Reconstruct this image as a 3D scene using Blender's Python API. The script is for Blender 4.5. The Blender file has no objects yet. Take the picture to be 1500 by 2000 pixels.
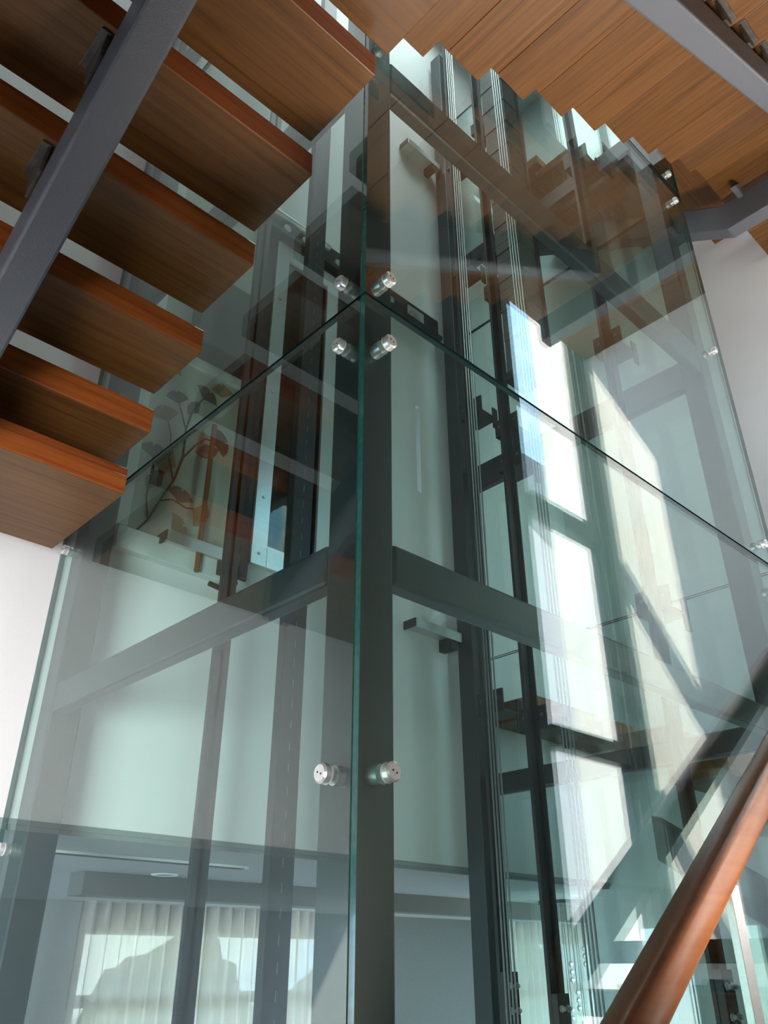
import bpy, bmesh, math, random
from mathutils import Vector, Matrix
random.seed(7)
C = bpy.context.scene.collection
sc = bpy.context.scene
# ---------------------------------------------------------------- units: 1 unit = 1.5 m, camera at unit origin
S = 1.5
ZC = 1.67
def W(p): return Vector((p[0] * S, p[1] * S, p[2] * S + ZC))

# ---------------------------------------------------------------- camera
PITCH = math.radians(29.25); HEAD = math.radians(46.6); F_PX = 1575.0
cam = bpy.data.cameras.new('camera'); camo = bpy.data.objects.new('camera', cam); C.objects.link(camo)
cam.sensor_fit = 'HORIZONTAL'; cam.sensor_width = 36.0; cam.lens = 36.0 * F_PX / 1500.0
cam.clip_start = 0.02; cam.clip_end = 500
fw = Vector((math.cos(PITCH) * math.cos(HEAD), math.cos(PITCH) * math.sin(HEAD), math.sin(PITCH)))
rt = Vector((math.sin(HEAD), -math.cos(HEAD), 0)); up = rt.cross(fw)
camo.matrix_world = Matrix(((rt.x, up.x, -fw.x, 0), (rt.y, up.y, -fw.y, 0), (rt.z, up.z, -fw.z, ZC), (0, 0, 0, 1)))
sc.camera = camo

# ---------------------------------------------------------------- sky, sun, added fill lights, exposure
wd = bpy.data.worlds.new('sky'); sc.world = wd; wd.use_nodes = True
nt = wd.node_tree; nt.nodes.clear()
def N(t, k, **kw):
    n = t.nodes.new(k)
    for a, b in kw.items(): setattr(n, a, b)
    return n
tc = N(nt, 'ShaderNodeTexCoord'); noi = N(nt, 'ShaderNodeTexNoise')
noi.inputs['Scale'].default_value = 3.4; noi.inputs['Detail'].default_value = 7; noi.inputs['Roughness'].default_value = .55
rmp = N(nt, 'ShaderNodeValToRGB')
rmp.color_ramp.elements[0].position = .44; rmp.color_ramp.elements[0].color = (.42, .68, 1, 1)
rmp.color_ramp.elements[1].position = .62; rmp.color_ramp.elements[1].color = (1, 1, 1, 1)
bg = N(nt, 'ShaderNodeBackground'); bg.inputs['Strength'].default_value = 7.5
wo = N(nt, 'ShaderNodeOutputWorld')
nt.links.new(tc.outputs['Generated'], noi.inputs['Vector']); nt.links.new(noi.outputs['Fac'], rmp.inputs['Fac'])
nt.links.new(rmp.outputs['Color'], bg.inputs['Color']); nt.links.new(bg.outputs['Background'], wo.inputs['Surface'])

sun = bpy.data.lights.new('sun', 'SUN'); suno = bpy.data.objects.new('sun', sun); C.objects.link(suno)
sun.energy = 35; sun.angle = math.radians(.55); sun.color = (1, .90, .74)
suno.rotation_euler = Vector((-1.73, -1.0, 2.75)).to_track_quat('Z', 'Y').to_euler()
suno.location = W((-6, -4, 12))

def area(name, loc, size, power, aim, color=(1, 1, 1), spread=180):
    l = bpy.data.lights.new(name, 'AREA'); o = bpy.data.objects.new(name, l); C.objects.link(o)
    l.shape = 'RECTANGLE'; l.size = size[0] * S; l.size_y = size[1] * S; l.energy = power; l.color = color; l.spread = math.radians(spread)
    o.location = W(loc); o.rotation_euler = Vector(aim).to_track_quat('-Z', 'Y').to_euler()
    return o
area('shaft_fill_light', (1.45, 1.32, 4.9), (1.3, .9), 76, (0, 0, -1), (.95, .98, 1))  # unseen fill light, added to brighten the shaft walls from above
area('stair_fill_light', (1.30, .15, -.30), (.7, .4), 62, (.12, .0, 1), (1, .93, .85), 100)  # unseen fill aimed up, added to brighten the right flight's undersides
area('back_wall_fill_light', (-1.0, .2, -.15), (1.0, .9), 27, (1.6, 1.7, .50), (1, .99, .98), 58)  # unseen narrow fill, added to lift the left part of the back wall
area('left_fill_light', (-1.2, .9, 4.8), (1.4, 1.4), 90, (0, 0, -1), (1, .99, .98))  # unseen overhead fill, added to whiten the wall behind the left treads
sc.view_settings.view_transform = 'Standard'; sc.view_settings.look = 'None'
sc.view_settings.gamma = 1.0; sc.view_settings.use_curve_mapping = False
sc.view_settings.exposure = 0.0
sc.cycles.max_bounces = 14; sc.cycles.transparent_max_bounces = 40; sc.cycles.glossy_bounces = 6
sc.cycles.diffuse_bounces = 5; sc.cycles.sample_clamp_indirect = 8; sc.cycles.caustics_reflective = False

# ---------------------------------------------------------------- materials
MATS = {}
def mat(name, col, rough=.5, metal=0.0, bump=0.0, bscale=60, var=0.0, coat=0.0):
    m = bpy.data.materials.new(name); m.use_nodes = True; t = m.node_tree
    b = t.nodes['Principled BSDF']
    b.inputs['Roughness'].default_value = rough; b.inputs['Metallic'].default_value = metal
    b.inputs['Coat Weight'].default_value = coat
    co = N(t, 'ShaderNodeTexCoord'); n = N(t, 'ShaderNodeTexNoise'); n.inputs['Scale'].default_value = bscale
    n.inputs['Detail'].default_value = 4
    t.links.new(co.outputs['Object'], n.inputs['Vector'])
    r = N(t, 'ShaderNodeValToRGB')
    d = 1 - var
    r.color_ramp.elements[0].color = (col[0] * d, col[1] * d, col[2] * d, 1); r.color_ramp.elements[0].position = .3
    r.color_ramp.elements[1].color = (*col, 1); r.color_ramp.elements[1].position = .7
    t.links.new(n.outputs['Fac'], r.inputs['Fac']); t.links.new(r.outputs['Color'], b.inputs['Base Color'])
    if bump:
        bp = N(t, 'ShaderNodeBump'); bp.inputs['Strength'].default_value = bump; bp.inputs['Distance'].default_value = .004
        t.links.new(n.outputs['Fac'], bp.inputs['Height']); t.links.new(bp.outputs['Normal'], b.inputs['Normal'])
    MATS[name] = m
    return m
def wood(name, a, b_, axis, rough=.45, coat=.05):
    m = bpy.data.materials.new(name); m.use_nodes = True; t = m.node_tree; b = t.nodes['Principled BSDF']
    co = N(t, 'ShaderNodeTexCoord'); mp = N(t, 'ShaderNodeMapping')
    s = [34.0, 34.0, 34.0]; s[axis] = 1.1
    mp.inputs['Scale'].default_value = s
    oi = N(t, 'ShaderNodeObjectInfo'); va = N(t, 'ShaderNodeVectorMath', operation='ADD')
    sc_ = N(t, 'ShaderNodeVectorMath', operation='SCALE'); sc_.inputs['Scale'].default_value = 9.0
    t.links.new(oi.outputs['Random'], sc_.inputs[0])
    t.links.new(co.outputs['Object'], va.inputs[0]); t.links.new(sc_.outputs[0], va.inputs[1])
    t.links.new(va.outputs[0], mp.inputs['Vector'])
    n = N(t, 'ShaderNodeTexNoise'); n.inputs['Scale'].default_value = 1.6; n.inputs['Detail'].default_value = 6; n.inputs['Roughness'].default_value = .62
    n.inputs['Distortion'].default_value = .35
    t.links.new(mp.outputs['Vector'], n.inputs['Vector'])
    r = N(t, 'ShaderNodeValToRGB'); e = r.color_ramp.elements
    e[0].position = .32; e[0].color = (*a, 1); e[1].position = .66; e[1].color = (*b_, 1)
    mid = e.new(.5); mid.color = tuple((a[i] * .35 + b_[i] * .65) for i in range(3)) + (1,)
    t.links.new(n.outputs['Fac'], r.inputs['Fac'])
    hv = N(t, 'ShaderNodeHueSaturation')
    mr = N(t, 'ShaderNodeMapRange'); mr.inputs['To Min'].default_value = .86; mr.inputs['To Max'].default_value = 1.12
    t.links.new(oi.outputs['Random'], mr.inputs['Value']); t.links.new(mr.outputs['Result'], hv.inputs['Value'])
    t.links.new(r.outputs['Color'], hv.inputs['Color']); t.links.new(hv.outputs['Color'], b.inputs['Base Color'])
    bp = N(t, 'ShaderNodeBump'); bp.inputs['Strength'].default_value = .12; bp.inputs['Distance'].default_value = .002
    t.links.new(n.outputs['Fac'], bp.inputs['Height']); t.links.new(bp.outputs['Normal'], b.inputs['Normal'])
    b.inputs['Roughness'].default_value = rough; b.inputs['Coat Weight'].default_value = coat; b.inputs['Coat Roughness'].default_value = .2; b.inputs['Specular IOR Level'].default_value = .35
    MATS[name] = m
    return m
def glass(name, tint, f0=.07):
    m = bpy.data.materials.new(name); m.use_nodes = True; t = m.node_tree; t.nodes.clear()
    g = N(t, 'ShaderNodeNewGeometry'); d = N(t, 'ShaderNodeVectorMath', operation='DOT_PRODUCT')
    ab = N(t, 'ShaderNodeMath', operation='ABSOLUTE'); om = N(t, 'ShaderNodeMath', operation='SUBTRACT'); om.inputs[0].default_value = 1
    pw = N(t, 'ShaderNodeMath', operation='POWER'); pw.inputs[1].default_value = 5
    ma = N(t, 'ShaderNodeMath', operation='MULTIPLY_ADD'); ma.inputs[1].default_value = 1 - f0; ma.inputs[2].default_value = f0
    tr = N(t, 'ShaderNodeBsdfTransparent'); tr.inputs['Color'].default_value = (*tint, 1)
    gl = N(t, 'ShaderNodeBsdfGlossy'); gl.inputs['Roughness'].default_value = 0.0; gl.inputs['Color'].default_value = (1, 1, 1, 1)
    mx = N(t, 'ShaderNodeMixShader'); o = N(t, 'ShaderNodeOutputMaterial')
    L = t.links.new
    L(g.outputs['Normal'], d.inputs[0]); L(g.outputs['Incoming'], d.inputs[1]); L(d.outputs['Value'], ab.inputs[0])
    L(ab.outputs[0], om.inputs[1]); L(om.outputs[0], pw.inputs[0]); L(pw.outputs[0], ma.inputs[0])
    L(ma.outputs[0], mx.inputs['Fac']); L(tr.outputs[0], mx.inputs[1]); L(gl.outputs[0], mx.inputs[2]); L(mx.outputs[0], o.inputs['Surface'])
    MATS[name] = m
    return m
glass('tinted_glass', (.86, .965, .94))
glass('window_glass', (.97, .985, .98))
def sheer(name):
    m = bpy.data.materials.new(name); m.use_nodes = True; t = m.node_tree; b = t.nodes['Principled BSDF']
    b.inputs['Base Color'].default_value = (.70, .65, .64, 1); b.inputs['Roughness'].default_value = .9
    tr = N(t, 'ShaderNodeBsdfTransparent'); tl = N(t, 'ShaderNodeBsdfTranslucent'); tl.inputs['Color'].default_value = (.84, .77, .76, 1)
    m1 = N(t, 'ShaderNodeMixShader'); m1.inputs[0].default_value = .72; m2 = N(t, 'ShaderNodeMixShader'); m2.inputs[0].default_value = .09
    o = t.nodes['Material Output']
    t.links.new(b.outputs[0], m1.inputs[1]); t.links.new(tl.outputs[0], m1.inputs[2])
    t.links.new(m1.outputs[0], m2.inputs[1]); t.links.new(tr.outputs[0], m2.inputs[2]); t.links.new(m2.outputs[0], o.inputs[0])
    MATS[name] = m
sheer('sheer_cloth')
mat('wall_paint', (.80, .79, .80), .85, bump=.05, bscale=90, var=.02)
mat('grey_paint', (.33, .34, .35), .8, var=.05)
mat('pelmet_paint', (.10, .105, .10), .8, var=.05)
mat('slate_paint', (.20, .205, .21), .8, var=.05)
mat('ceiling_paint', (.72, .72, .71), .9, var=.02)
mat('dark_steel', (.026, .034, .039), .42, bump=.10, bscale=220, var=.1)
mat('stringer_paint', (.115, .118, .135), .48, bump=.35, bscale=260, var=.08)
mat('weight_plate', (.11, .105, .098), .6, bump=.1, bscale=80, var=.3)
mat('black_steel', (.018, .022, .027), .45, bump=.08, bscale=160, var=.25)
mat('raw_steel', (.10, .085, .07), .55, metal=.3, bump=.3, bscale=40, var=.5)
mat('stainless', (.85, .84, .82), .26, metal=.55, bump=.03, bscale=120, var=.08)
mat('brushed_steel', (.62, .63, .63), .32, metal=.7, bump=.05, bscale=180, var=.12)
mat('aluminium', (.62, .61, .58), .38, metal=.4, var=.1)
mat('cream_paint', (.62, .63, .52), .5, var=.05)
mat('glass_edge', (.02, .13, .115), .12, var=.3, coat=.6)
mat('seam_edge', (.004, .016, .015), .25, var=.3)
mat('rubber', (.01, .01, .012), .6)
mat('white_frame', (.78, .80, .80), .5, var=.03)
mat('panel_board', (.56, .57, .50), .6, var=.25, bscale=3)
mat('print_brown', (.10, .075, .05), .7, var=.3)
mat('print_ochre', (.36, .27, .16), .7, var=.3, bscale=8)
mat('print_grey', (.16, .17, .15), .7, var=.4, bscale=8)
mat('rope_steel', (.42, .43, .43), .35, metal=1.0, var=.3, bscale=300)
mat('house_render', (.44, .43, .48), .9, var=.05)
mat('roof_tile', (.16, .16, .18), .7, var=.2)
mat('hedge_leaf', (.06, .075, .035), .8, var=.6, bscale=9)
mat('lawn', (.30, .31, .24), .95, var=.4, bscale=5)
mat('floor_stone', (.45, .44, .42), .5, var=.1)
mat('dark_block', (.07, .08, .078), .5, var=.15)
mat('dark_panel', (.045, .055, .052), .5, var=.2)
mat('bumper_orange', (.55, .16, .05), .5)
wood('teak_along_x', (.092, .035, .007), (.172, .073, .019), 0)
wood('teak_along_y', (.092, .035, .007), (.172, .073, .019), 1)
wood('edge_along_x', (.22, .045, .010), (.40, .105, .024), 0, .3, .3)
wood('edge_along_y', (.22, .045, .010), (.40, .105, .024), 1, .3, .3)
wood('rail_wood', (.22, .066, .017), (.28, .097, .028), 0, .28, .25)
wood('door_wood', (.15, .05, .02), (.30, .12, .05), 2)

# ---------------------------------------------------------------- mesh helpers (unit coordinates)
class MB:
    def __init__(s): s.v = []; s.f = []; s.m = []
    def quad_prism(s, ring, axis, a, b, mi=0, mi_caps=None):
        """ring: list of 2-D points; extruded along axis from a to b"""
        n = len(ring); i0 = len(s.v)
        for t in (a, b):
            for p in ring:
                q = [p[0], p[1]]; q.insert(axis, t); s.v.append(tuple(q))
        for k in range(n):
            s.f.append((i0 + k, i0 + (k + 1) % n, i0 + n + (k + 1) % n, i0 + n + k)); s.m.append(mi)
        mc = mi if mi_caps is None else mi_caps
        s.f.append(tuple(i0 + k for k in reversed(range(n)))); s.m.append(mc)
        s.f.append(tuple(i0 + n + k for k in range(n))); s.m.append(mc)
        return s
    def box(s, x0, x1, y0, y1, z0, z1, mi=0, side=None):
        i = len(s.v)
        for z in (z0, z1):
            for (x, y) in ((x0, y0), (x1, y0), (x1, y1), (x0, y1)): s.v.append((x, y, z))
        fs = [(i, i + 3, i + 2, i + 1), (i + 4, i + 5, i + 6, i + 7), (i, i + 1, i + 5, i + 4), (i + 1, i + 2, i + 6, i + 5),
              (i + 2, i + 3, i + 7, i + 6), (i + 3, i, i + 4, i + 7)]       # bottom top -y +x +y -x
        s.f += fs; s.m += [mi] * 6
        if side:
            for k, v in side.items(): s.m[len(s.m) - 6 + 'btsenw'.index(k)] = v
        return s
    def sweep(s, pts, r, n=10, closed=False, mi=0, prof=None):
        """round bar through pts (unit coords); prof = list of (a,b) offsets instead of a circle"""
        pts = [Vector(p) for p in pts]; N_ = len(pts); i0 = len(s.v)
        prof = prof or [(r * math.cos(2 * math.pi * k / n), r * math.sin(2 * math.pi * k / n)) for k in range(n)]
        n = len(prof); ref = None
        for j in range(N_):
            if closed: d = pts[(j + 1) % N_] - pts[j - 1]
            else: d = pts[min(j + 1, N_ - 1)] - pts[max(j - 1, 0)]
            d.normalize()
            if ref is None: ref = Vector((0, 0, 1)) if abs(d.z) < .9 else Vector((0, 1, 0))
            a = d.cross(ref).normalized(); b = a.cross(d).normalized(); ref = b
            for (u, w) in prof: s.v.append(tuple(pts[j] + a * u + b * w))
        for j in range(N_ if closed else N_ - 1):
            for k in range(n):
                A = i0 + j * n; B = i0 + ((j + 1) % N_) * n
                s.f.append((A + k, A + (k + 1) % n, B + (k + 1) % n, B + k)); s.m.append(mi)
        if not closed:
            s.f.append(tuple(i0 + k for k in reversed(range(n)))); s.f.append(tuple(i0 + (N_ - 1) * n + k for k in range(n))); s.m += [mi, mi]
        return s
    def lathe(s, prof, c, axis, n=20, mi=0):
        """prof: list of (radius, offset) along axis vector, starts and ends at radius 0"""
        c = Vector(c); ax = Vector(axis).normalized()
        t = Vector((0, 0, 1)) if abs(ax.z) < .9 else Vector((1, 0, 0)); u = ax.cross(t).normalized(); w = ax.cross(u)
        rings = []
        for (r, o) in prof:
            if r < 1e-6: rings.append([len(s.v)]); s.v.append(tuple(c + ax * o)); continue
            rings.append(list(range(len(s.v), len(s.v) + n)))
            for k in range(n):
                a = 2 * math.pi * k / n; s.v.append(tuple(c + ax * o + (u * math.cos(a) + w * math.sin(a)) * r))
        for A, B in zip(rings, rings[1:]):
            for k in range(n):
                k2 = (k + 1) % n
                if len(A) == 1 and len(B) == 1: continue
                if len(A) == 1: s.f.append((A[0], B[k2], B[k]))
                elif len(B) == 1: s.f.append((A[k], A[k2], B[0]))
                else: s.f.append((A[k], A[k2], B[k2], B[k]))
                s.m.append(mi)
        return s
    def build(s, name, mats, parent=None, bevel=0.0, smooth=False, seg=2):
        if isinstance(mats, str): mats = [mats]
        root = parent
        while root is not None and root.parent is not None: root = root.parent
        if root is not None: org = root.location.copy()
        else:
            vs = [W(v) for v in s.v]; lo = [min(v[i] for v in vs) for i in range(3)]; hi = [max(v[i] for v in vs) for i in range(3)]
            org = Vector(((lo[0] + hi[0]) / 2, (lo[1] + hi[1]) / 2, lo[2]))
        me = bpy.data.meshes.new(name)
        me.from_pydata([tuple(W(v) - org) for v in s.v], [], s.f); me.update()
        for m in mats: me.materials.append(MATS[m])
        me.polygons.foreach_set('material_index', s.m)
        bm = bmesh.new(); bm.from_mesh(me); bmesh.ops.recalc_face_normals(bm, faces=bm.faces); bm.to_mesh(me); bm.free()
        o = bpy.data.objects.new(name, me); C.objects.link(o)
        if parent is not None: o.parent = parent
        else: o.location = org
        if smooth:
            for p in me.polygons: p.use_smooth = True
            es = o.modifiers.new('edge_split', 'EDGE_SPLIT'); es.split_angle = math.radians(40)
        if bevel:
            b = o.modifiers.new('bevel', 'BEVEL'); b.width = bevel * S; b.segments = seg; b.limit_method = 'ANGLE'
        return o
def tag(o, label, cat, group=None):
    o['label'] = label; o['category'] = cat
    if group: o['group'] = group
    return o
def thing(name, loc, label, cat, group=None):
    o = bpy.data.objects.new(name, None); C.objects.link(o); o.location = W(loc); o.empty_display_size = .1
    return tag(o, label, cat, group)
def struct(name, mb, mats, bevel=0):
    o = mb.build(name, mats, None, bevel); o['kind'] = 'structure'; return o
def copy_tree(src, delta, label=None):
    c = src.copy(); C.objects.link(c); c.location = src.location + Vector(delta) * S
    if label: c['label'] = label
    for ch in [x for x in bpy.data.objects if x.parent == src]:
        d = ch.copy(); C.objects.link(d); d.parent = c
        for g in [x for x in bpy.data.objects if x.parent == ch]:
            e = g.copy(); C.objects.link(e); e.parent = d
    return c

# ---------------------------------------------------------------- shaft dimensions
XC, YC, YW = .664, .748, 1.90        # outer glass planes and the landing wall
XR = 2.262                            # right glass plane
YB, XWALL = -.172, 3.0               # window wall behind the camera, right wall
ZT, ZB = 4.95, -2.0                   # roof and ground
# ================================================================= ROOM SHELL
w = MB()                                                              # landing wall, plane y = YW, above the lower room
SX0, SX1, SZ0, SZ1 = 1.978, 2.002, 1.63, 2.05                            # narrow slit that imitates a blue sky reflection
w.box(-2.2, SX0, YW, YW + .12, .265, ZT); w.box(SX1, XWALL, YW, YW + .12, .265, ZT)
w.box(SX0, SX1, YW, YW + .12, .265, SZ0); w.box(SX0, SX1, YW, YW + .12, SZ1, ZT)
struct('wall_back', w, 'wall_paint')
struct('wall_right', MB().box(XWALL, XWALL + .12, YB - .3, YW + .12, ZB, ZT), 'wall_paint')
WX0, WX1, WZ0, WZ1 = 2.40, 2.92, -.62, 3.40                             # tall stair window
T0, T1 = YB - .05, YB
w = MB()
w.box(-2.2, WX0, T0, T1, ZB, ZT); w.box(WX1, XWALL, T0, T1, ZB, ZT)
w.box(WX0, WX1, T0, T1, ZB, WZ0); w.box(WX0, WX1, T0, T1, WZ1, ZT)
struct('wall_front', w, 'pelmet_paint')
struct('wall_wing', MB().box(4.2, 4.5, -1.16, T0 - .02, ZB, 7.5), 'wall_paint')
w = MB(); w.box(-2.32, -2.2, YB - .17, YW + .12, ZB, ZT)
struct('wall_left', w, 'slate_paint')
struct('ceiling', MB().box(-2.32, XWALL + .12, YB - .17, YW + .12, ZT, ZT + .1), 'ceiling_paint')
struct('floor', MB().box(-2.32, 7.5, YB - .17, 4.4, ZB - .1, ZB), 'floor_stone')
def window(i, x0, x1, z0, z1, bars, mull=(), m='dark_steel', e=.022):
    t = bpy.data.objects.new('window_%d' % i, None); C.objects.link(t); t.location = W(((x0 + x1) / 2, T0, z0)); t['kind'] = 'structure'
    fr = MB(); a, b = T0 + .002, T0 + .030
    fr.box(x0, x0 + e, a, b, z0, z1); fr.box(x1 - e, x1, a, b, z0, z1); fr.box(x0 + e, x1 - e, a, b, z0, z0 + e); fr.box(x0 + e, x1 - e, a, b, z1 - e, z1)
    fr.build('window_frame', m, t)
    for (p, q) in bars: MB().box(x0 + e, x1 - e, a, b + .02, p, q).build('transom', m, t, .002)
    for q in mull: MB().box(q - .02, q + .02, a, b, z0 + e, z1 - e).build('mullion', m, t)
    zs = [z0 + e] + [v for pq in bars for v in pq] + [z1 - e]
    for p, q in zip(zs[::2], zs[1::2]): MB().box(x0 + e, x1 - e, T0 + .014, T0 + .020, p, q).build('window_pane', 'window_glass', t)
sw = bpy.data.objects.new('window_4', None); C.objects.link(sw); sw.location = W((1.99, YW, SZ0)); sw['kind'] = 'structure'  # opening added in place of a sky reflection, no real window
MB().box(SX0, SX1, YW + .004, YW + .010, SZ0, SZ1).build('window_pane', 'window_glass', sw)
window(1, WX0, WX1, WZ0, WZ1, [(.667, .75), (1.62, 1.72)])
# lower room behind the opening
struct('trim_1', MB().box(-2.2, 7.4, YW - .004, YW, .262, .274), 'grey_paint')
w = MB(); w.box(-2.2, 7.4, YW + .001, 4.0, .252, .264)
struct('ceiling_lower_room', w, 'grey_paint')
w = MB(); w.box(1.2, 7.4, 2.62, 2.72, .185, .265)
struct('trim_2', w, 'pelmet_paint', 0)
CW = [(1.86, 3.62), (4.75, 7.0)]
w = MB(); w.box(-2.2, 1.86, 4.0, 4.1, ZB, .33); struct('wall_pier', MB().box(3.62, 4.75, 3.96, 4.1, ZB, .252), 'dark_panel'); w.box(7.0, 7.4, 4.0, 4.1, ZB, .33)
w.box(1.86, 7.0, 4.0, 4.1, .135, .33); w.box(1.86, 7.0, 4.0, 4.1, ZB, -1.4)
struct('wall_lower_room', w, 'grey_paint')

# ================================================================= ELEVATOR SHAFT FRAME
PB, PT = ZB, 4.6
fr = thing('elevator_shaft_frame', (1.45, 1.3, ZB), 'dark grey welded steel frame of square posts and beams inside the glass elevator shaft', 'shaft frame')
for (x0, y0) in ((.685, .778), (2.14, .778), (.685, 1.80), (2.14, 1.80)):
    MB().box(x0, x0 + .07, y0, y0 + .07, PB, PT).build('post', 'dark_steel', fr, .004)
def beams(z0, z1):
    d = .034
    MB().box(.755, 2.14, .778, .778 + d, z0, z1).build('beam', 'dark_steel', fr, .006)
    MB().box(.685, .685 + d, .848, 1.80, z0, z1).build('beam', 'dark_steel', fr, .006)
    MB().box(2.21 - d, 2.21, .848, 1.80, z0, z1).build('beam', 'dark_steel', fr, .006)
beams(.487, .553); beams(1.655, 1.765); beams(2.86, 2.95); beams(-.7, -.63)

# ================================================================= GLASS PANELS
G = .010; SEAM = [(-1.98, -.593), (-.587, .979), (.985, 2.550), (2.556, 4.12)]
names = ['below the frame', 'lower', 'upper', 'topmost']
LR = ['', 'lower glass panel on the handrail side, under the long diagonal seam, mirroring the tall window',
      'middle glass panel on the handrail side, above the long diagonal seam, mirroring sky and treads',
      'topmost glass panel on the handrail side, mostly hidden above the upper wooden flight']
LL = ['', 'lower glass panel on the left side, under the seam, its edge against the white wall',
      'middle glass panel on the left side, above the seam, behind the open wooden treads',
      'topmost glass panel on the left side, hidden by the highest left tread']
LX = ['', 'rear glass panel beyond the guide rails, lowest of three, before the far lower flight',
      'rear glass panel beyond the guide rails, middle of three, behind the upper beam',
      'rear glass panel beyond the guide rails, topmost of three, beside the far upper flight']
for i, (z0, z1) in enumerate(SEAM):
    if i == 0: continue
    o = MB().box(XC, XR, YC, YC + G, z0, z1, 0, dict(b=2, t=2, e=1, w=1)).build('shaft_glazing', ['tinted_glass', 'glass_edge', 'seam_edge'])
    tag(o, LR[i], 'glass panel', 'shaft glass panels')
    o = MB().box(XC, XC + G, YC + G + .003, YW - .008, z0, z1, 0, dict(b=2, t=2, s=1, n=1)).build('shaft_glazing', ['tinted_glass', 'glass_edge', 'seam_edge'])
    tag(o, LL[i], 'glass panel', 'shaft glass panels')
    o = MB().box(XR - G, XR, YC + G + .003, YW - .008, z0, z1, 0, dict(b=2, t=2, s=1, n=1)).build('shaft_glazing', ['tinted_glass', 'glass_edge', 'seam_edge'])
    tag(o, LX[i], 'glass panel', 'shaft glass panels')

# standoffs
def standoff(c, ax, gap, label):
    """c: point on the outer glass face, ax: outward normal"""
    A = Vector(ax); c = Vector(c)
    t = thing('glass_standoff', c, label, 'glass bolt', 'round steel glass standoffs')
    r = .0128
    MB().lathe([(0, .013), (r * .80, .013), (r, .0105), (r, .0015), (0, .0015)], c, A, 24).build('cap', 'stainless', t, 0, True)
    MB().lathe([(0, .0016), (r * 1.02, .0016), (r * 1.02, 0), (0, 0)], c, A, 24).build('gasket', 'white_frame', t, 0, True)
    MB().lathe([(0, -G), (r * .98, -G), (r * .98, -gap), (0, -gap)], c, A, 24).build('barrel', 'brushed_steel', t, 0, True)
    u = Vector((0, 0, 1)); v = A.cross(u)
    for sgn in (-1, 1):
        p = c + A * .0131 + (v * .7 + u * .3) * (.0045 * sgn)
        MB().lathe([(0, .0004), (.0013, .0004), (.0013, -.001), (0, -.001)], p, A, 8).build('pin_hole', 'rubber', t)
    return t
ZL = [('just above the main seam', 1.042), ('just below the main seam', .899), ('low, under the lower beam', .207), ('high, near the upper beam', 1.752), ('just above the top seam', 2.617), ('just below the top seam', 2.470)]
for nm, z in ZL:
    standoff((.714, YC, z), (0, -1, 0), .030, 'round steel glass bolt, right face of corner post, ' + nm)
    standoff((XC, .806, z), (-1, 0, 0), .021, 'round steel glass bolt, left face of corner post, ' + nm)
    standoff((2.190, YC, z), (0, -1, 0), .030, 'small steel glass bolt by the outer right glass edge, ' + nm)
    standoff((XC, 1.852, z), (-1, 0, 0), .021, 'steel glass bolt by the white left wall, ' + nm)

# ================================================================= STAIRS
def bracket(mb, x0, x1, y0, y1, z0, z1): mb.box(x0, x1, y0, y1, z0, z1)
TH = .060
# ---- left flight (rises towards the camera, treads along x)
lf = thing('stair_flight', (.25, 1.2, .75), 'left wooden stair flight with open treads on one slanting dark steel stringer', 'staircase', 'timber stair flights')
LT = [(.671, 1.437), (.850, 1.326), (1.029, 1.222), (1.198, 1.100), (1.375, .990)]
for (y, z) in LT:
    MB().box(-.20, .614, y, y + .192, z, z + TH, 0, dict(s=1, e=1, n=1)).build('tread', ['teak_along_x', 'edge_along_x'], lf, .0025)
t6 = MB().box(-.45, .614, 1.452, 1.812, .871, .871 + .045, 0, dict(s=1, e=1, n=1)).build('tread', ['teak_along_x', 'edge_along_x'], lf, .0025)
MB().box(-.45, .614, 1.455, 1.812, .9165, .871 + .065, 0, dict(s=1, e=1)).build('tread_cover', ['edge_along_x', 'edge_along_x'], lf, .0025)
def sl(y, o): return 1.862 - .634 * y + o
st = MB().quad_prism([(.42, sl(.42, -.135)), (1.56, sl(1.56, -.135)), (1.56, sl(1.56, -.012)), (.42, sl(.42, -.012))], 0, .206, .270)
st.build('stringer', 'stringer_paint', lf, .006)
for (y, z) in LT:
    b = MB(); b.quad_prism([(y + .015, z), (y + .095, z), (y + .075, sl(y + .075, -.02)), (y + .03, sl(y + .03, -.02))], 0, .199, .205)
    b.box(.188, .205, y + .012, y + .098, z - .004, z)
    b.build('bracket', 'raw_steel', lf, .001)
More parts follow.
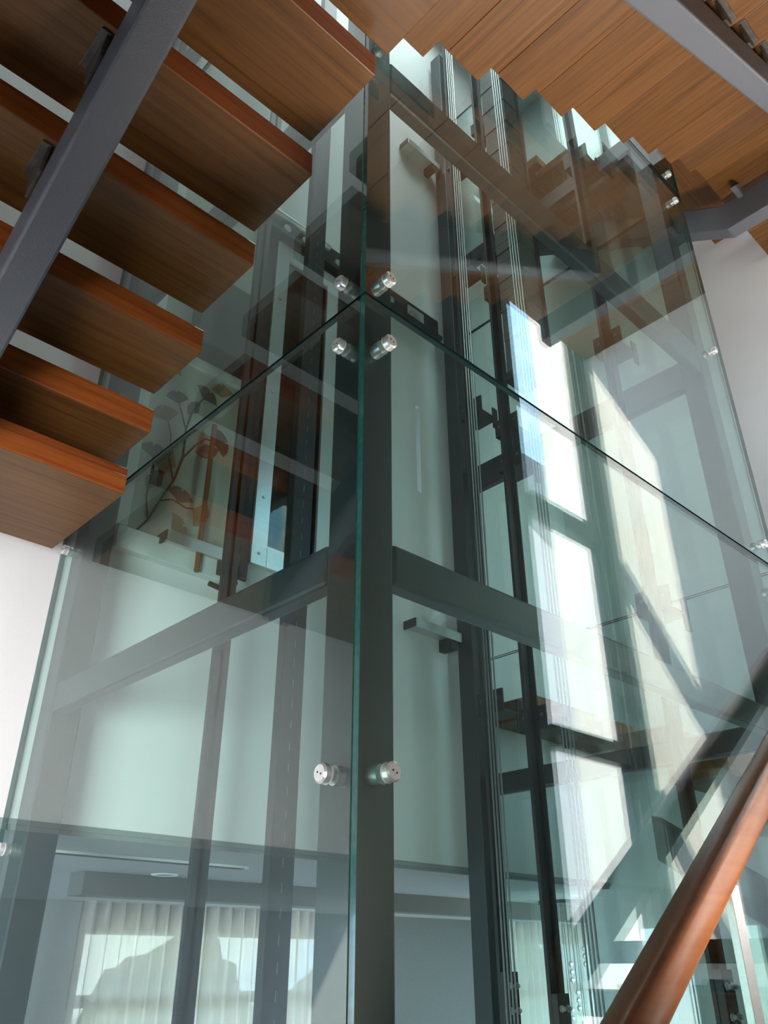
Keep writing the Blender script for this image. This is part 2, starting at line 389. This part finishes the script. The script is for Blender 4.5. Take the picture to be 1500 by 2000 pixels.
# ---- corner landing plank
cl = thing('stair_flight', (.3, .3, 1.553), 'upper wooden stair flight of close-set boards seen from below, on a pale grey stringer', 'staircase', 'timber stair flights')
MB().box(-.45, .652, YB + .02, .680, 1.553, 1.553 + TH, 0, dict(s=1, e=1, n=1)).build('landing_plank', ['teak_along_x', 'edge_along_x'], cl, .0025)
def right_flight(root, dz, full=True):
    for n in range(9):
        xb = .756 + .1847 * n; z = 1.664 + .1174 * n + dz
        MB().box(xb - .2, xb - .1005, -.148, .680, z, z + .055, 0, dict(s=1, e=1, n=1, w=1)).build('tread_board', ['teak_along_y', 'edge_along_y'], root, .0012)
        MB().box(xb - .0995, xb, -.148, .680, z, z + .055, 0, dict(s=1, e=1, n=1, w=1)).build('tread_board', ['teak_along_y', 'edge_along_y'], root, .0012)
    f = lambda x, o: 1.184 + .635 * x + o + dz
    MB().quad_prism([(.60, f(.60, -.146)), (2.38, f(2.38, -.146)), (2.38, f(2.38, -.010)), (.60, f(.60, -.010))], 1, .262, .324).build('stringer', 'stringer_paint', root, .006)
    for n in range(9):
        xb = .756 + .1847 * n; z = 1.664 + .1174 * n + dz
        b = MB(); b.quad_prism([(xb - .095, z), (xb - .015, z), (xb - .03, f(xb - .03, -.02)), (xb - .075, f(xb - .075, -.02))], 1, .254, .261)
        b.box(xb - .098, xb - .012, .240, .2605, z - .004, z)
        b.build('bracket', 'raw_steel', root, .001)
right_flight(cl, 0)
lw = thing('stair_flight', (.3, .3, -1.17), 'lower wooden stair flight under the handrail, rising beside the shaft towards the windows', 'staircase', 'timber stair flights')
MB().box(-.45, .652, YB + .02, .680, -1.17, -1.17 + TH, 0, dict(s=1, e=1, n=1)).build('landing_plank', ['teak_along_x', 'edge_along_x'], lw, .0025)
right_flight(lw, -2.72)
# ---- far flights (rise along +y beyond the shaft)
def far_flight(root, dz, n_, last=None):
    z = 2.72 + dz
    for k in range(4):
        x0 = 2.225 + k * .192
        MB().box(x0, x0 + .191, YB + .02, .688, z, z + .055, 0, dict(s=1, e=1, n=1, w=1)).build('landing_plank', ['teak_along_y', 'edge_along_y'], root, .002)
    for m in range(n_):
        y = .718 + .17 * m; zz = z + .117 * (m + 1)
        MB().box(2.335, 2.985, y - .19, y, zz, zz + .055, 0, dict(s=1, e=1, n=1, w=1)).build('tread', ['teak_along_x', 'edge_along_x'], root, .002)
    zs = 2.665 + dz
    ye = .56 + .17 * n_
    MB().quad_prism([(-.10, zs - .135), (.69, zs - .135), (ye, zs - .135 + (ye - .69) * .66), (ye, zs + (ye - .69) * .66), (.69, zs), (-.10, zs)], 0, 2.52, 2.585).build('stringer', 'stringer_paint', root, .005)
    b = MB(); b.quad_prism([(2.45, zs - .02), (2.52, zs - .02), (2.52, zs + .055)], 1, .60, .62)
    b.build('bracket', 'stringer_paint', root)
ff = thing('stair_flight', (2.6, .7, 2.6), 'far upper wooden flight turning the corner beyond the glass, on a dark cranked stringer', 'staircase', 'timber stair flights')
far_flight(ff, 0, 7)
f2 = thing('stair_flight', (2.6, .7, -.1), 'far lower wooden flight seen through the glass behind the guide rails', 'staircase', 'timber stair flights')
far_flight(f2, -2.72, 5)
MB().box(2.335, 2.985, 1.69, 1.892, .765, .84, 0, dict(s=1, e=1, n=1, w=1)).build('landing_plank', ['teak_along_x', 'edge_along_x'], f2, .002)

# ---- handrail of the lower flight
hr = thing('handrail', (1.43, .675, -.6), 'polished brown wooden handrail on a flat steel post rising in front of the glass', 'handrail')
rz = lambda x: .105 + .668 * (x - 1.346)
hw, hh = .0265, .033
prof = []
for k in range(20):
    a = 2 * math.pi * k / 20; ca, sa = math.cos(a), math.sin(a)
    prof.append((hw * math.copysign(abs(ca) ** .55, ca), hh * math.copysign(abs(sa) ** .55, sa)))
MB().sweep([(x, .675, rz(x)) for x in (.66, 1.0, 1.35, 1.7, 2.05, 2.33)], 0, prof=prof).build('rail', 'rail_wood', hr, 0, True)
for x in (.62, 1.43, 2.18):
    zb = 1.184 + .635 * x - 2.72 + .06
    MB().box(x - .016, x + .016, .668, .682, zb, rz(x) - .047).build('post', 'brushed_steel', hr, .001)
    MB().box(x - .006, x + .006, .670, .680, rz(x) - .047, rz(x) - .028).build('rail_bracket', 'black_steel', hr)

# ================================================================= ELEVATOR EQUIPMENT
def rail(x, y, dirx, label, name='guide_rail', m='black_steel', wide=.045, brz=(), plate=None):
    t = thing(name, (x, y, ZB), label, 'guide rail', 'elevator guide rails')
    # T section: flange and blade (dirx = blade direction)
    dx, dy = dirx
    a = MB()
    if dx: a.box(min(x, x + dx * .006), max(x, x + dx * .006), y - wide / 2, y + wide / 2, ZB, 4.55); a.box(min(x, x + dx * .042), max(x, x + dx * .042), y - .006, y + .006, ZB, 4.55)
    else: a.box(x - wide / 2, x + wide / 2, min(y, y + dy * .006), max(y, y + dy * .006), ZB, 4.55); a.box(x - .006, x + .006, min(y, y + dy * .042), max(y, y + dy * .042), ZB, 4.55)
    a.build('rail_section', m, t, .001)
    if plate is not None:
        jp = MB().box(x - .046, x + .008, y - .030, y - .008, plate - .30, plate).build('joint_plate', 'black_steel', t, .002)
        for zz in (.035, .095, .155, .215):
            for u in (-.034, -.006):
                MB().lathe([(0, .012), (.0055, .012), (.0055, .004), (.009, .004), (.009, 0), (0, 0)], (x + u, y - .030, plate - zz), (0, -1, 0), 8).build('bolt', 'brushed_steel', jp)
    for z in brz:
        b = MB()
        if dx:
            s_ = -dx
            xw = 2.20
            b.box(min(x, xw), max(x, xw), y - .055, y + .055, z, z + .006)
            b.box(x - .004, x + .004, y - .055, y + .055, z, z + .075)
            b.box(xw - .03, xw, y - .055, y - .049, z - .05, z + .05)
        else:
            b.box(x - .05, x + .05, min(y, YW), max(y, YW), z, z + .006); b.box(x - .05, x + .05, y - .004, y + .004, z, z + .07)
        bo = b.build('rail_bracket', 'black_steel', t, .001)
        for (u) in (-.035, .035):
            p = (x - dx * .004, y + u, z + .045) if dx else (x + u, y - .004, z + .045)
            MB().lathe([(0, .008), (.007, .008), (.007, 0), (0, 0)], p, (dx, dy, 0) if dx else (0, -1, 0), 6).build('bolt', 'brushed_steel', bo)
    return t
BRZ = (-.75, .62, 1.66, 2.55, 2.72, 3.6)
rail(2.10, 1.53, (-1, 0), 'black steel guide rail standing right of the silver ropes, on bracketed plates', brz=(.64, 1.62, 1.78, 2.5, 2.72, 3.6), plate=-.07)
rail(2.10, 1.06, (-1, 0), 'black steel guide rail with bolted joint plates, behind the lower handrail post', brz=(.9, 1.9, 2.9), plate=-.012)
rail(2.10, 1.70, (-1, 0), 'slim black guide rail with clip brackets, right beside the black rear corner post', wide=.03, brz=(.73, 1.95, 2.76, 3.5), plate=-.02)
ra = rail(1.045, 1.70, (0, 1), 'black steel guide rail standing left of the stainless landing door', brz=(3.4,))
# channel with slots
t = thing('slotted_channel', (1.26, 1.70, ZB), 'black slotted steel channel standing in front of the stainless landing door', 'channel')
MB().box(1.228, 1.300, 1.69, 1.72, ZB, 4.5).build('channel_body', 'black_steel', t, .002)
sl_ = MB()
for k in range(70):
    z = -.9 + k * .055; sl_.box(1.263, 1.266, 1.6890, 1.6900, z, z + .022)
o = sl_.build('slot', 'stringer_paint', t); o['kind'] = 'stuff'
# ropes
for gi, (x0, y0, gl) in enumerate(((1.985, 1.62, 'beside the black rear corner post'), (2.00, 1.36, 'in front of the counterweight'))):
    for k in range(4):
        o = MB().sweep([(x0, y0 - k * .012, -1.9), (x0, y0 - k * .012, 4.55)], .0028, 8).build('wire_rope', 'rope_steel', None, 0, True)
        tag(o, ['leftmost', 'second from left', 'third from left', 'rightmost'][k] + ' of the four silver wire ropes ' + gl, 'rope', 'wire ropes ' + gl)

cw = thing('counterweight', (2.085, 1.38, 1.95), 'dark grey counterweight of stacked flat plates hanging behind the second rope group', 'counterweight')
z = 1.985; k = 0
while z < 4.3:
    j = .0015 * (k % 3)
    MB().box(2.030 + j, 2.135, 1.330 + j, 1.455, z, z + .050).build('filler_plate', 'weight_plate', cw, .001); z += .0525; k += 1
MB().box(2.020, 2.145, 1.32, 1.465, 1.945, 1.982).build('bottom_beam', 'black_steel', cw, .002)
MB().box(2.137, 2.150, 1.32, 1.335, 1.95, 4.4).build('side_bar', 'black_steel', cw); MB().box(2.137, 2.150, 1.45, 1.465, 1.95, 4.4).build('side_bar', 'black_steel', cw)
# landing door
ld = thing('landing_door', (1.38, YW, 1.065), 'stainless steel framed elevator landing door with dark glass, behind the left glass', 'elevator door')
d0, d1 = YW - .020, YW - .002
MB().box(1.221, 1.278, d0, d1, 1.062, 2.44).build('stile', 'stainless', ld, .001)
MB().box(1.470, 1.548, d0, d1, 1.062, 2.44).build('stile', 'stainless', ld, .001)
MB().box(1.278, 1.470, d0, d1, 1.062, 1.135).build('bottom_rail', 'stainless', ld, .001)
MB().box(1.278, 1.470, d0, d1, 2.37, 2.44).build('top_rail', 'stainless', ld, .001)
mat('door_glass', (.006, .008, .009), .03, coat=.0)
MB().box(1.278, 1.470, d0 + .010, d1 - .003, 1.135, 2.37).build('door_pane', 'door_glass', ld)
for (x, z) in ((1.249, 1.30), (1.249, 1.72), (1.249, 2.15), (1.249, 1.10), (1.52, 1.5), (1.52, 1.9), (1.52, 2.3)):
    MB().lathe([(0, .003), (.004, .003), (.005, 0), (0, 0)], (x, d0, z), (0, -1, 0), 10).build('screw', 'brushed_steel', ld)
# door operator
op = thing('door_operator', (1.45, YW, 2.45), 'black door operator header with rollers and a grey tube motor above the stainless door', 'door operator')
MB().box(1.10, 2.13, YW - .012, YW - .001, 2.455, 2.60).build('back_plate', 'black_steel', op, .001)
MB().box(1.12, 2.12, YW - .045, YW - .012, 2.462, 2.482).build('track', 'black_steel', op, .001)
MB().sweep([(1.12, YW - .03, 2.565), (1.46, YW - .03, 2.565)], .014, 12).build('motor_tube', 'aluminium', op, 0, True)
for x in (1.24, 1.33, 1.50, 1.60, 1.68, 1.80, 1.95):
    MB().lathe([(0, .014), (.017, .014), (.017, 0), (0, 0)], (x, YW - .030, 2.500), (0, -1, 0), 16).build('roller', 'brushed_steel', op, 0, True)
MB().box(1.56, 1.66, YW - .05, YW - .043, 2.455, 2.475).build('hanger_plate', 'aluminium', op)
MB().box(1.93, 2.03, YW - .016, YW - .012, 2.515, 2.575).build('name_plate', 'aluminium', op)

def sill(x0, x1, z, label):
    t = thing('door_sill', ((x0 + x1) / 2, YW, z), label, 'door sill', 'aluminium door sills')
    yy = YW - .065
    MB().box(x0, x1, yy, YW - .002, z, z + .018).build('sill_bar', 'aluminium', t, .001)
    MB().box(x0, x1, yy - .006, yy, z - .014, z + .022).build('sill_lip', 'brushed_steel', t, .001)
    MB().box(x0 - .004, x0, yy - .004, YW - .01, z - .01, z + .02).build('end_cap', 'black_steel', t)
    MB().box(x1 - .05, x1 - .02, yy, YW - .002, z - .045, z).build('sill_bracket', 'black_steel', t)
sill(.915, 1.15, 1.022, 'short brushed aluminium sill bar jutting out under the flower patterned panel')
sill(1.885, 2.12, 1.03, 'brushed aluminium sill bar on the white wall, just under the main beam')
sill(1.90, 2.13, 3.625, 'brushed aluminium sill bar on the white wall, under the upper beam near the treads')
sc_ = MB().sweep([(1.13, YW - .055, 1.005), (1.14, YW - .06, .985), (1.15, YW - .06, .955), (1.135, YW - .058, .935), (1.105, YW - .055, .928), (1.07, YW - .05, .935)], .008, 8).build('cable', 'rubber', None, 0, True)
tag(sc_, 'short black cable curling under the left aluminium sill bar', 'cable')

# cream door jamb and dark lining
t = thing('door_jamb', (1.14, YW, 1.0), 'cream metal door jamb strip with screw holes, left of the black guide rail', 'door jamb')
MB().box(1.128, 1.150, YW - .03, YW - .001, .98, 2.45).build('jamb_strip', 'cream_paint', t, .001)
for z in (1.10, 1.35, 1.62, 1.66, 2.05):
    MB().lathe([(0, .001), (.004, .001), (.004, -.001), (0, -.001)], (1.139, YW - .03, z), (0, -1, 0), 8).build('screw_hole', 'rubber', t)
o = MB().box(1.152, 1.219, YW - .012, YW - .001, 1.0, 2.45).build('door_lining', 'black_steel', None, .001)
tag(o, 'dark lining panel between the cream jamb and the stainless door', 'panel')

# decorative panel
gp = thing('ginkgo_panel', (.96, YW, .975), 'grey green panel printed with brown ginkgo branches, white framed, behind the left glass', 'decorative panel')
MB().box(.80, 1.125, YW - .014, YW - .001, 1.0, 2.45).build('board', 'panel_board', gp)
MB().box(.79, 1.125, YW - .032, YW - .001, .965, 1.03).build('bottom_rail', 'white_frame', gp, .002)
MB().box(.775, .815, YW - .032, YW - .001, 1.03, 2.45).build('side_rail', 'white_frame', gp, .002)
MB().box(.815, 1.125, YW - .026, YW - .001, 1.66, 1.73).build('cross_rail', 'white_frame', gp, .002)
YP = YW - .0165
def branch(pts, r=.0022): MB().sweep([(p[0], YP, p[1]) for p in pts], r, 6).build('branch', 'print_brown', gp, 0, True)
main = [(.845, 1.03), (.875, 1.08), (.90, 1.15), (.935, 1.23), (.955, 1.32), (.95, 1.42), (.965, 1.50), (.995, 1.56)]
branch(main, .003)
branch([(.90, 1.15), (.94, 1.17), (.985, 1.16), (1.01, 1.165)]); branch([(.955, 1.32), (.99, 1.38), (1.02, 1.42), (1.05, 1.42)])
branch([(.875, 1.08), (.86, 1.15), (.868, 1.24), (.862, 1.28)]); branch([(.95, 1.42), (.93, 1.47), (.915, 1.50)]); branch([(.935, 1.23), (.91, 1.30), (.905, 1.38), (.89, 1.42)])
def fan(cx_, cz_, r, a, m):
    f = MB(); n = 19
    pts = []
    for k in range(n):
        th = a + math.radians(-62 + 124 * k / (n - 1)); rr = r * (1 - .05 * (k % 2)) * (1 if k != 9 else .75)
        pts.append((cx_ + rr * math.cos(th), cz_ + rr * math.sin(th)))
    ring = [(cx_, cz_)] + pts
    f.quad_prism(ring, 1, YP - .0006, YP + .002)
    f.build('leaf', m, gp)
for (x, z, r, a, m) in ((.995, 1.56, .05, 60, 'print_grey'), (.915, 1.50, .045, 110, 'print_grey'), (1.05, 1.42, .055, 20, 'print_brown'), (1.01, 1.165, .055, -20, 'print_ochre'),
                        (.862, 1.28, .05, 95, 'print_grey'), (.89, 1.42, .055, 120, 'print_ochre'), (.935, 1.28, .06, 170, 'print_ochre'), (1.02, 1.40, .05, -60, 'print_grey'),
                        (.96, 1.17, .05, 80, 'print_grey'), (.90, 1.20, .05, 150, 'print_grey'), (.95, 1.08, .05, 30, 'print_ochre'), (.985, 1.50, .04, 150, 'print_grey'), (1.06, 1.60, .05, 100, 'print_ochre'), (.86, 1.60, .05, 70, 'print_grey')):
    fan(x, z, r, math.radians(a), m)
wc = thing('wall_block', (1.0, YW, 1.6), 'dark grey green cabinet with a slanted corner above the ginkgo panel rail', 'block')
MB().quad_prism([(.905, 1.70), (1.115, 1.70), (1.115, 2.00), (.99, 2.00), (.905, 1.88)], 1, YW - .10, YW - .033).build('block_body', 'dark_block', wc, .004)  # plain block for a dark shape of unclear kind
MB().quad_prism([(.90, 1.69), (1.12, 1.69), (1.12, 1.702), (.90, 1.702)], 1, YW - .105, YW - .033).build('bottom_edge', 'rubber', wc)
MB().sweep([(1.0, YW - .05, 1.99), (1.0, YW - .05, 2.14), (.985, YW - .05, 2.165), (.93, YW - .05, 2.18)], .007, 8).build('bent_pipe', 'dark_block', wc, 0, True)
pl = MB().sweep([(1.03, YW - .045, .96), (1.03, YW - .045, 1.46)], .008, 10).build('brown_rod', 'door_wood', None, 0, True)
tag(pl, 'thin dark brown vertical rod in front of the ginkgo panel', 'rod')

# box on the corner post, lower down
cb = thing('switch_box', (.765, .83, .35), 'small black switch box fixed to the corner post, below the aluminium sill bar', 'switch box')
MB().quad_prism([(.756, .352), (.762, .345), (.772, .37), (.772, .475), (.756, .475)], 1, .812, .846).build('box_body', 'rubber', cb, .001)
MB().lathe([(0, .002), (.003, .002), (.003, 0), (0, 0)], (.764, .812, .38), (0, -1, 0), 8).build('screw', 'brushed_steel', cb)
# chandelier in the lower room
ch = thing('chandelier', (3.45, 2.42, -.35), 'crystal chandelier hanging on thin wires from the lower room ceiling, seen between the rails', 'chandelier')
MB().lathe([(0, 0), (.13, 0), (.13, -.014), (0, -.014)], (3.45, 2.42, .252), (0, 0, 1), 28).build('canopy', 'black_steel', ch)
rc = random.Random(3)
for k in range(12):
    a = k * 2 * math.pi / 12; rr = .10 if k % 2 else .055; px, py_ = 3.45 + rr * math.cos(a), 2.42 + rr * math.sin(a); zb = rc.uniform(-.32, .06)
    MB().sweep([(px, py_, .24), (px, py_, zb)], .0014, 5).build('wire', 'black_steel', ch)
    for j in range(3):
        z = zb - .03 * j
        cr = MB().lathe([(0, .016), (.011, .004), (.011, -.004), (0, -.016)], (px, py_, z), (0, 0, 1), 6).build('crystal', 'stainless', ch)
dl = thing('ceiling_light', (1.443, 2.565, .24), 'small round downlight in the lower room ceiling', 'light')
MB().lathe([(.030, -.002), (.040, -.004), (.044, 0), (.030, 0), (.030, -.002)], (1.443, 2.56, .252), (0, 0, 1), 24).build('trim_ring', 'white_frame', dl)
MB().lathe([(0, -.001), (.030, -.001), (.030, 0), (0, 0)], (1.443, 2.56, .252), (0, 0, 1), 24).build('lens', 'black_steel', dl)
gr_ = thing('air_grille', (1.2, 2.19, .24), 'long thin air grille in the lower room ceiling, just behind the white wall edge', 'grille')
MB().box(.90, 1.50, 2.17, 2.21, .246, .252).build('grille_frame', 'white_frame', gr_)
for k in range(3): MB().box(.91, 1.49, 2.176 + .011 * k, 2.182 + .011 * k, .2445, .246).build('slat', 'black_steel', gr_)
# ================================================================= CURTAINS AND OUTDOORS
def curtain(x0, x1, y, label):
    a = MB(); n = int((x1 - x0) * 90); top, bot = .26, -1.38
    for k in range(n + 1):
        x = x0 + (x1 - x0) * k / n
        yy = y + .022 * math.sin(k * .95 + .5 * math.sin(k * .13)) + .008 * math.sin(k * 2.3)
        a.v += [(x, yy, top), (x, yy, bot)]
    for k in range(n): a.f.append((2 * k, 2 * k + 1, 2 * k + 3, 2 * k + 2)); a.m.append(0)
    o = a.build('sheer_curtain', 'sheer_cloth')
    for p in o.data.polygons: p.use_smooth = True
    return tag(o, label, 'curtain')
curtain(1.80, 3.60, 3.90, 'wide pale sheer curtain in vertical folds across the lower room window, behind the left glass')
curtain(4.78, 7.0, 3.90, 'pale sheer curtain in the lower room seen between the guide rails')
for i, (a_, b_) in enumerate(CW):
    t = thing('window_%d' % (i + 2), ((a_ + b_) / 2, 4.02, -1.4), '', ''); del t['label']; del t['category']; t['kind'] = 'structure'
    fr_ = MB(); fr_.box(a_, b_, 4.01, 4.05, -.175, -.125)
    n = 3
    for k in range(n + 1):
        x = a_ + (b_ - a_ - .03) * k / n; fr_.box(x, x + .03, 4.01, 4.05, -1.4, .135)
    fr_.build('window_frame', 'grey_paint', t)
    MB().box(a_, b_, 4.055, 4.060, -1.4, .135).build('window_pane', 'window_glass', t)
struct('sky_blocker_slab', MB().box(-2, 10, 4.15, 5.4, .16, .26), 'ceiling_paint')  # unseen slab, added to cut the sky light entering the lower room
struct('lawn', MB().box(-25, 40, 4.5, 40, ZB - .12, ZB - .1), 'lawn')
struct('terrace', MB().box(-25, 40, -40, YB - .2, ZB - .12, ZB - .1), 'floor_stone')
def bush(x, y, z, r, label):
    bm = bmesh.new(); bmesh.ops.create_icosphere(bm, subdivisions=3, radius=1)
    rr = random.Random(int(x * 100 + y * 10))
    for v in bm.verts:
        n = v.co.normalized(); k = 1 + .14 * math.sin(7 * n.x + rr.random()) + .12 * math.sin(9 * n.y + 3 * n.z) + rr.uniform(-.07, .07)
        v.co = Vector((n.x * r * k, n.y * r * k, n.z * r * 1.2 * k))
    a = MB(); a.v = [(v.co.x + x, v.co.y + y, v.co.z + z) for v in bm.verts]; a.f = [tuple(v.index for v in f.verts) for f in bm.faces]; a.m = [0] * len(a.f); bm.free()
    t = thing('garden_shrub', (x, y, ZB), label, 'shrub', 'garden shrubs')
    a.build('foliage', 'hedge_leaf', t)
    MB().sweep([(x, y, ZB - .1), (x, y, z)], .06, 8).build('stem', 'raw_steel', t)
for k, (x, r) in enumerate(((2.6, .75), (4.7, .8), (7.0, .85), (9.6, .9))):
    bush(x, 7.6 + .3 * (k % 2), -.75, r, ['leftmost garden shrub behind the wide sheer curtain', 'second garden shrub from the left behind the wide sheer curtain', 'garden shrub behind the pier between both curtains', 'last garden shrub, behind the curtain between the rails'][k])
# neighbour house, seen mirrored in the glass
hs = thing('neighbour_house', (13, -9, ZB), 'pale rendered neighbour house with dark gable roof, mirrored in the shaft glass', 'house')
xh = 12.0
MB().quad_prism([(-12.5, ZB), (-5.4, ZB), (-5.4, 5.60), (-9, 11.2), (-12.5, 5.7)], 0, xh, xh + 6).build('gable_wall', 'house_render', hs)
MB().quad_prism([(-4.9, 4.85), (-4.9, 5.40), (-9, 11.85), (-13, 5.5), (-13, 5.0), (-9, 11.25)], 0, xh - .35, xh + 6.3).build('roof', 'roof_tile', hs)
